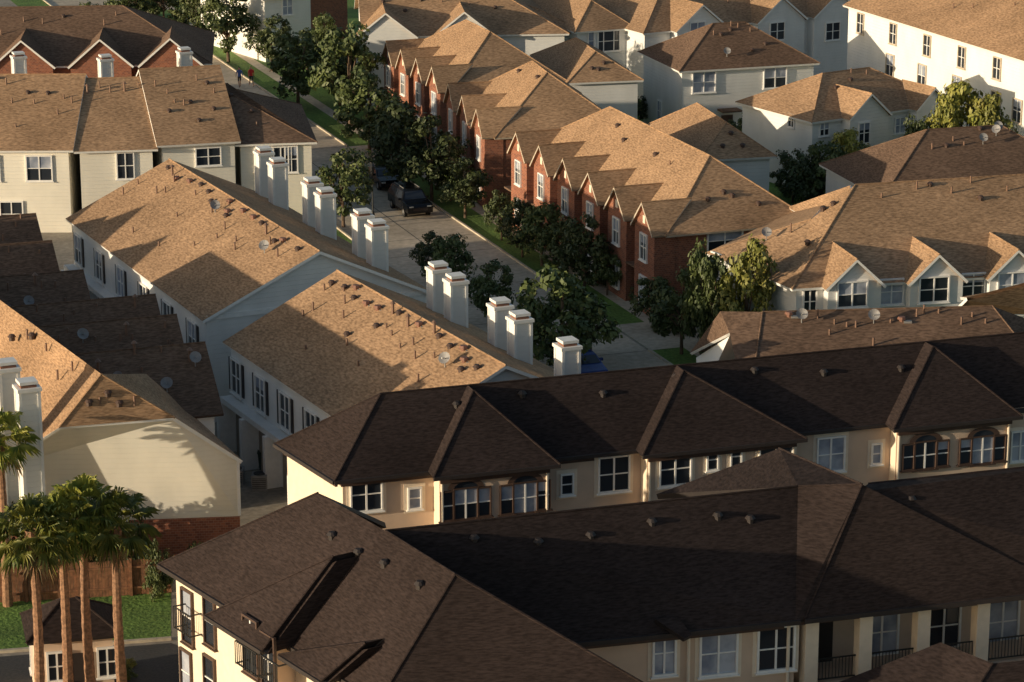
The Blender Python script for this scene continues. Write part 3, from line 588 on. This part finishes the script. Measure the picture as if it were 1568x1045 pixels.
def palm_mesh(seed):
    rr=random.Random(seed); vs=[];fs=[];fm=[]
    hh=8.4; rings=26; n=9
    for j in range(rings+1):
        z=hh*j/rings; r=.22-.09*(j/rings)+(.02 if j%2 else 0)+(.1 if j>rings-3 else 0)
        for i in range(n): vs.append(Vector((math.cos(i*2*math.pi/n)*r+.12*math.sin(z*.35),math.sin(i*2*math.pi/n)*r,z)))
    for j in range(rings):
        for i in range(n): fs.append((j*n+i,j*n+(i+1)%n,(j+1)*n+(i+1)%n,(j+1)*n+i)); fm.append(0)
    top=Vector((.12*math.sin(hh*.35),0,hh))
    for k in range(48):
        az=k*2.399+rr.uniform(-.25,.25); t=k/47; el=math.radians(84-146*t+rr.uniform(-10,10))
        d=Vector((math.cos(az)*math.cos(el),math.sin(az)*math.cos(el),math.sin(el))); Lp=rr.uniform(.8,1.15)
        a=top; c=top+d*Lp+Vector((0,0,-.12)); side=Vector((-math.sin(az),math.cos(az),0)); upv=side.cross(d)
        m=2 if t>.93 else 1
        q=len(vs); vs.extend([a-side*.02,a+side*.02,c+side*.02,c-side*.02]); fs.append((q,q+1,q+2,q+3)); fm.append(m)
        for i in range(13):
            ang=math.radians(-102+17*i); bd=(d*math.cos(ang)+side*math.sin(ang)).normalized(); ln=rr.uniform(.7,.9)*(1-.25*abs(ang)/1.8)
            mid=c+bd*ln*.6; tip=c+bd*ln+Vector((0,0,-.25*ln-rr.uniform(0,.2))); w=bd.cross(upv).normalized()*.05; q=len(vs)
            vs.extend([c-w*.3,c+w*.3,mid+w,tip,mid-w]); fs.append((q,q+1,q+2,q+3,q+4)); fm.append(m)
    me=bpy.data.meshes.new('palm'); me.from_pydata([tuple(v) for v in vs],[],fs)
    for mm in('palm_bark','leaf_palm','leaf_dead'): me.materials.append(M[mm])
    me.polygons.foreach_set('material_index',fm); me.update(); return me
PM=[palm_mesh(1),palm_mesh(2),palm_mesh(3)]
for i,(x,y,zt) in enumerate(((46,812,8.6),(92,800,8.5),(128,780,8.8),(178,798,8.3),(-2,668,8.2))):
    p=P(x,y,zt); o=bpy.data.objects.new('palm_tree',PM[i%3]); bpy.context.collection.objects.link(o); o.location=(p.x,p.y,0); o.scale=(1.05,1.05,zt/8.4); o.rotation_euler=(0,0,i*1.3)
# ================================================================ VEHICLES
simple('paint_black',(.012,.012,.014),.25,.3); simple('paint_blue',(.02,.05,.2),.25,.3); simple('tyre',(.015,.015,.015),.9); simple('lamp_red',(.3,.01,.01),.3); simple('lamp_white',(.6,.6,.55),.2)
def car(name,loc,yaw,suv,paint):
    e=bpy.data.objects.new(name,None); bpy.context.collection.objects.link(e); e.location=(loc.x,loc.y,.012); e.rotation_euler=(0,0,yaw)
    if suv: prof=[(-2.4,.4),(-2.42,1.0),(-2.3,1.1),(-2.15,1.72),(-1.9,1.82),(.45,1.8),(.7,1.72),(1.2,1.15),(2.2,1.02),(2.42,.85),(2.42,.4)]; hw=.97
    else: prof=[(-2.3,.35),(-2.33,.85),(-2.2,.98),(-1.6,1.02),(-.95,1.38),(-.5,1.45),(.3,1.43),(.6,1.36),(1.25,.98),(2.1,.82),(2.32,.65),(2.3,.35)]; hw=.9
    bm=bmesh.new(); L=[];R=[]; belt=1.08 if suv else .97
    def yy(z): return hw if z<=belt+.03 else hw-(z-belt)*.38
    for x,z in prof: L.append(bm.verts.new((x,yy(z),z))); R.append(bm.verts.new((x,-yy(z),z)))
    n=len(prof)
    for i in range(n): j=(i+1)%n; bm.faces.new((L[i],L[j],R[j],R[i]))
    bm.faces.new(L[::-1]); bm.faces.new(R)
    bmesh.ops.recalc_face_normals(bm,faces=bm.faces); me=bpy.data.meshes.new('body'); bm.to_mesh(me); bm.free(); me.materials.append(M[paint]); o=bpy.data.objects.new('body',me); bpy.context.collection.objects.link(o); o.parent=e
    md=o.modifiers.new('b','BEVEL'); md.width=.06; md.segments=3
    tmp=B('tmp',Vector((0,0,0))); bpy.data.objects.remove(tmp.e); tmp.e=e
    zt=1.68 if suv else 1.34; x0,x1=(-1.95,.62) if suv else (-.95,.55)
    for s_ in(1,-1):
        def q(x,z,of=.012): return Vector((x,s_*(yy(z)+of),z))
        cuts=[x0,x0+(x1-x0)*.33,x0+(x1-x0)*.66,x1] if suv else [x0,(x0+x1)/2,x1]
        for i in range(len(cuts)-1):
            a,c=cuts[i]+.05,cuts[i+1]-.05; ex=.38 if i==len(cuts)-2 else 0; ex0=.35 if (i==0 and not suv) else 0
            tmp.poly('side_windows','glass',[q(a-ex0,belt+.06),q(c+ex,belt+.06),q(c,zt),q(a,zt)])
        for x in(-1.45,1.45):
            tmp.cyl('wheels','tyre',Vector((x,s_*(hw-.2),.34)),Vector((x,s_*(hw+.02),.34)),.35,n=18); tmp.cyl('wheel_rims','metal_grey',Vector((x,s_*(hw),.34)),Vector((x,s_*(hw+.035),.34)),.2,n=12)
        tmp.box('headlights','lamp_white',Vector((2.36 if suv else 2.25,s_*.68,.84 if suv else .68)),V2(1,0),V2(0,1),.1,.32,.16)
        tmp.box('taillights','lamp_red',Vector((-2.4 if suv else -2.28,s_*.72,1.0 if suv else .82)),V2(1,0),V2(0,1),.08,.22,.2)
        tmp.box('mirrors',paint,Vector((.75,s_*(hw+.1),belt+.1)),V2(1,0),V2(0,1),.16,.2,.15)
    if suv:
        for s_ in(1,-1): tmp.box('roof_rack','metal_grey',Vector((-.7,s_*.6,1.86)),V2(1,0),V2(0,1),2.2,.05,.05)
        tmp.poly('windscreen','glass',[Vector((1.17,.8,1.2)),Vector((1.17,-.8,1.2)),Vector((.76,-.64,1.69)),Vector((.76,.64,1.69))]); tmp.poly('rear_window','glass',[Vector((-2.3,.8,1.18)),Vector((-2.3,-.8,1.18)),Vector((-2.19,-.66,1.66)),Vector((-2.19,.66,1.66))])
    else:
        tmp.poly('windscreen','glass',[Vector((1.22,.78,1.02)),Vector((1.22,-.78,1.02)),Vector((.66,-.66,1.36)),Vector((.66,.66,1.36))]); tmp.poly('rear_window','glass',[Vector((-1.58,.78,1.06)),Vector((-1.58,-.78,1.06)),Vector((-1.0,-.66,1.39)),Vector((-1.0,.66,1.39))])
    tmp.box('grille','trim_dark',Vector((2.42 if suv else 2.31,0,.68 if suv else .5)),V2(1,0),V2(0,1),.06,1.1,.22)
    tmp.done()
yaw=math.atan2(-T.y,-T.x)
car('parked_car',P2(587,276,.4),yaw,False,'paint_black'); car('parked_suv',P2(628,312,.6),yaw,True,'paint_black'); car('parked_car',P2(889,562,.5),yaw,False,'paint_blue')
lp=P(571,335,0); b=B('street_lamp',lp)
for a,c,r,r2 in((0,.5,.16,.12),(.5,3.3,.06,.045),(3.3,3.4,.12,.16),(3.4,3.85,.13,.2),(3.85,4.1,.24,.03)): b.cyl('lantern' if a>3.2 else 'post','rail_black',Vector((lp.x,lp.y,a)),Vector((lp.x,lp.y,c)),r,r2,8)
b.done()
# ================================================================ PEOPLE
def person(loc,yaw,shirt,ph):
    J={'pel':(0,0,.95),'sp':(0,.02,1.15),'ch':(0,.02,1.38),'nk':(0,.03,1.52),'hd':(0,.05,1.64),'ht':(0,.05,1.74),
       'lh':(.1,0,.9),'lk':(.1,.16*ph,.5),'la':(.1,.24*ph-.1,.08),'lt':(.1,.24*ph+.08,.04),'rh':(-.1,0,.9),'rk':(-.1,-.06*ph,.5),'ra':(-.1,-.36*ph,.12),'rt':(-.1,-.3*ph+.1,.05),
       'ls':(.2,0,1.42),'le':(.26,-.1*ph,1.15),'lw':(.25,0,.92),'lf':(.25,.04,.82),'rs':(-.2,0,1.42),'re':(-.26,.06*ph,1.15),'rw':(-.25,.18*ph,.95),'rf':(-.25,.22*ph,.86)}
    Rd={'pel':.15,'sp':.135,'ch':.16,'nk':.06,'hd':.1,'ht':.08,'lh':.095,'lk':.065,'la':.04,'lt':.035,'rh':.095,'rk':.065,'ra':.04,'rt':.035,'ls':.065,'le':.045,'lw':.032,'lf':.035,'rs':.065,'re':.045,'rw':.032,'rf':.035}
    Ed=[('pel','sp'),('sp','ch'),('ch','nk'),('nk','hd'),('hd','ht'),('pel','lh'),('lh','lk'),('lk','la'),('la','lt'),('pel','rh'),('rh','rk'),('rk','ra'),('ra','rt'),('ch','ls'),('ls','le'),('le','lw'),('lw','lf'),('ch','rs'),('rs','re'),('re','rw'),('rw','rf')]
    ks=list(J); me=bpy.data.meshes.new('figure'); me.from_pydata([J[k] for k in ks],[(ks.index(a),ks.index(c)) for a,c in Ed],[])
    o=bpy.data.objects.new('person',me); bpy.context.collection.objects.link(o); o.modifiers.new('s','SKIN'); sv=me.skin_vertices[0].data
    for i,k in enumerate(ks): sv[i].radius=(Rd[k],Rd[k]*.85); sv[i].use_root=(k=='pel')
    sd=o.modifiers.new('d','SUBSURF'); sd.levels=1; sd.render_levels=2
    m,nt,b_=nm('outfit_'+shirt); tc=N(nt,'ShaderNodeTexCoord'); sx=N(nt,'ShaderNodeSeparateXYZ'); nt.links.new(tc.outputs['Object'],sx.inputs[0]); r=N(nt,'ShaderNodeValToRGB'); r.color_ramp.interpolation='CONSTANT'
    dv=N(nt,'ShaderNodeMath',operation='DIVIDE'); dv.inputs[1].default_value=2; nt.links.new(sx.outputs[2],dv.inputs[0]); nt.links.new(dv.outputs[0],r.inputs[0])
    cs={'red':(.6,.03,.03),'blue':(.07,.13,.4)}[shirt]; el=r.color_ramp.elements; el[0].position=0; el[0].color=(.03,.03,.03,1); el[1].position=.05; el[1].color=(.4,.22,.14,1)
    for ps,c in((.27,(.02,.025,.04)),(.47,cs),(.755,(.45,.25,.16)),(.85,(.03,.02,.015))): x=el.new(ps); x.color=(*c,1)
    nt.links.new(r.outputs[0],b_.inputs['Base Color']); me.materials.append(m)
    o.location=loc; o.rotation_euler=(0,0,yaw); o.scale=(1.05,1.05,1.05)
person(P(367,134,.014),math.atan2(-T.x,T.y),'blue',1); person(P(385,133,.014),math.atan2(-T.x,T.y),'red',-1)
# ================================================================ LIGHT + CAMERA
az=math.radians(205.5); el=math.radians(7.8)
sd=Vector((math.cos(az)*math.cos(el),math.sin(az)*math.cos(el),math.sin(el)))
L=bpy.data.lights.new('sun','SUN'); L.energy=5; L.angle=math.radians(.5); L.color=(1,.84,.60)
o=bpy.data.objects.new('sun',L); bpy.context.collection.objects.link(o); o.rotation_euler=sd.to_track_quat('Z','Y').to_euler(); o.location=sd*300
w=bpy.data.worlds.new('World'); bpy.context.scene.world=w; w.use_nodes=True; nt=w.node_tree; bg=nt.nodes['Background']
sk=nt.nodes.new('ShaderNodeTexSky'); sk.sky_type='NISHITA'; sk.sun_disc=False; sk.sun_elevation=el; sk.sun_rotation=math.atan2(sd.x,sd.y)%(2*math.pi); sk.dust_density=1.5; nt.links.new(sk.outputs[0],bg.inputs[0]); bg.inputs[1].default_value=.14
cam=bpy.data.cameras.new('camera'); cam.lens=F/1568*36; cam.sensor_width=36; cam.clip_end=3000; cam.clip_start=1
o=bpy.data.objects.new('camera',cam); bpy.context.collection.objects.link(o); o.location=(0,0,H); o.rotation_euler=(math.radians(90)-PT,0,0); bpy.context.scene.camera=o
s=bpy.context.scene; s.view_settings.view_transform='Standard'; s.view_settings.look='None'; s.view_settings.exposure=0
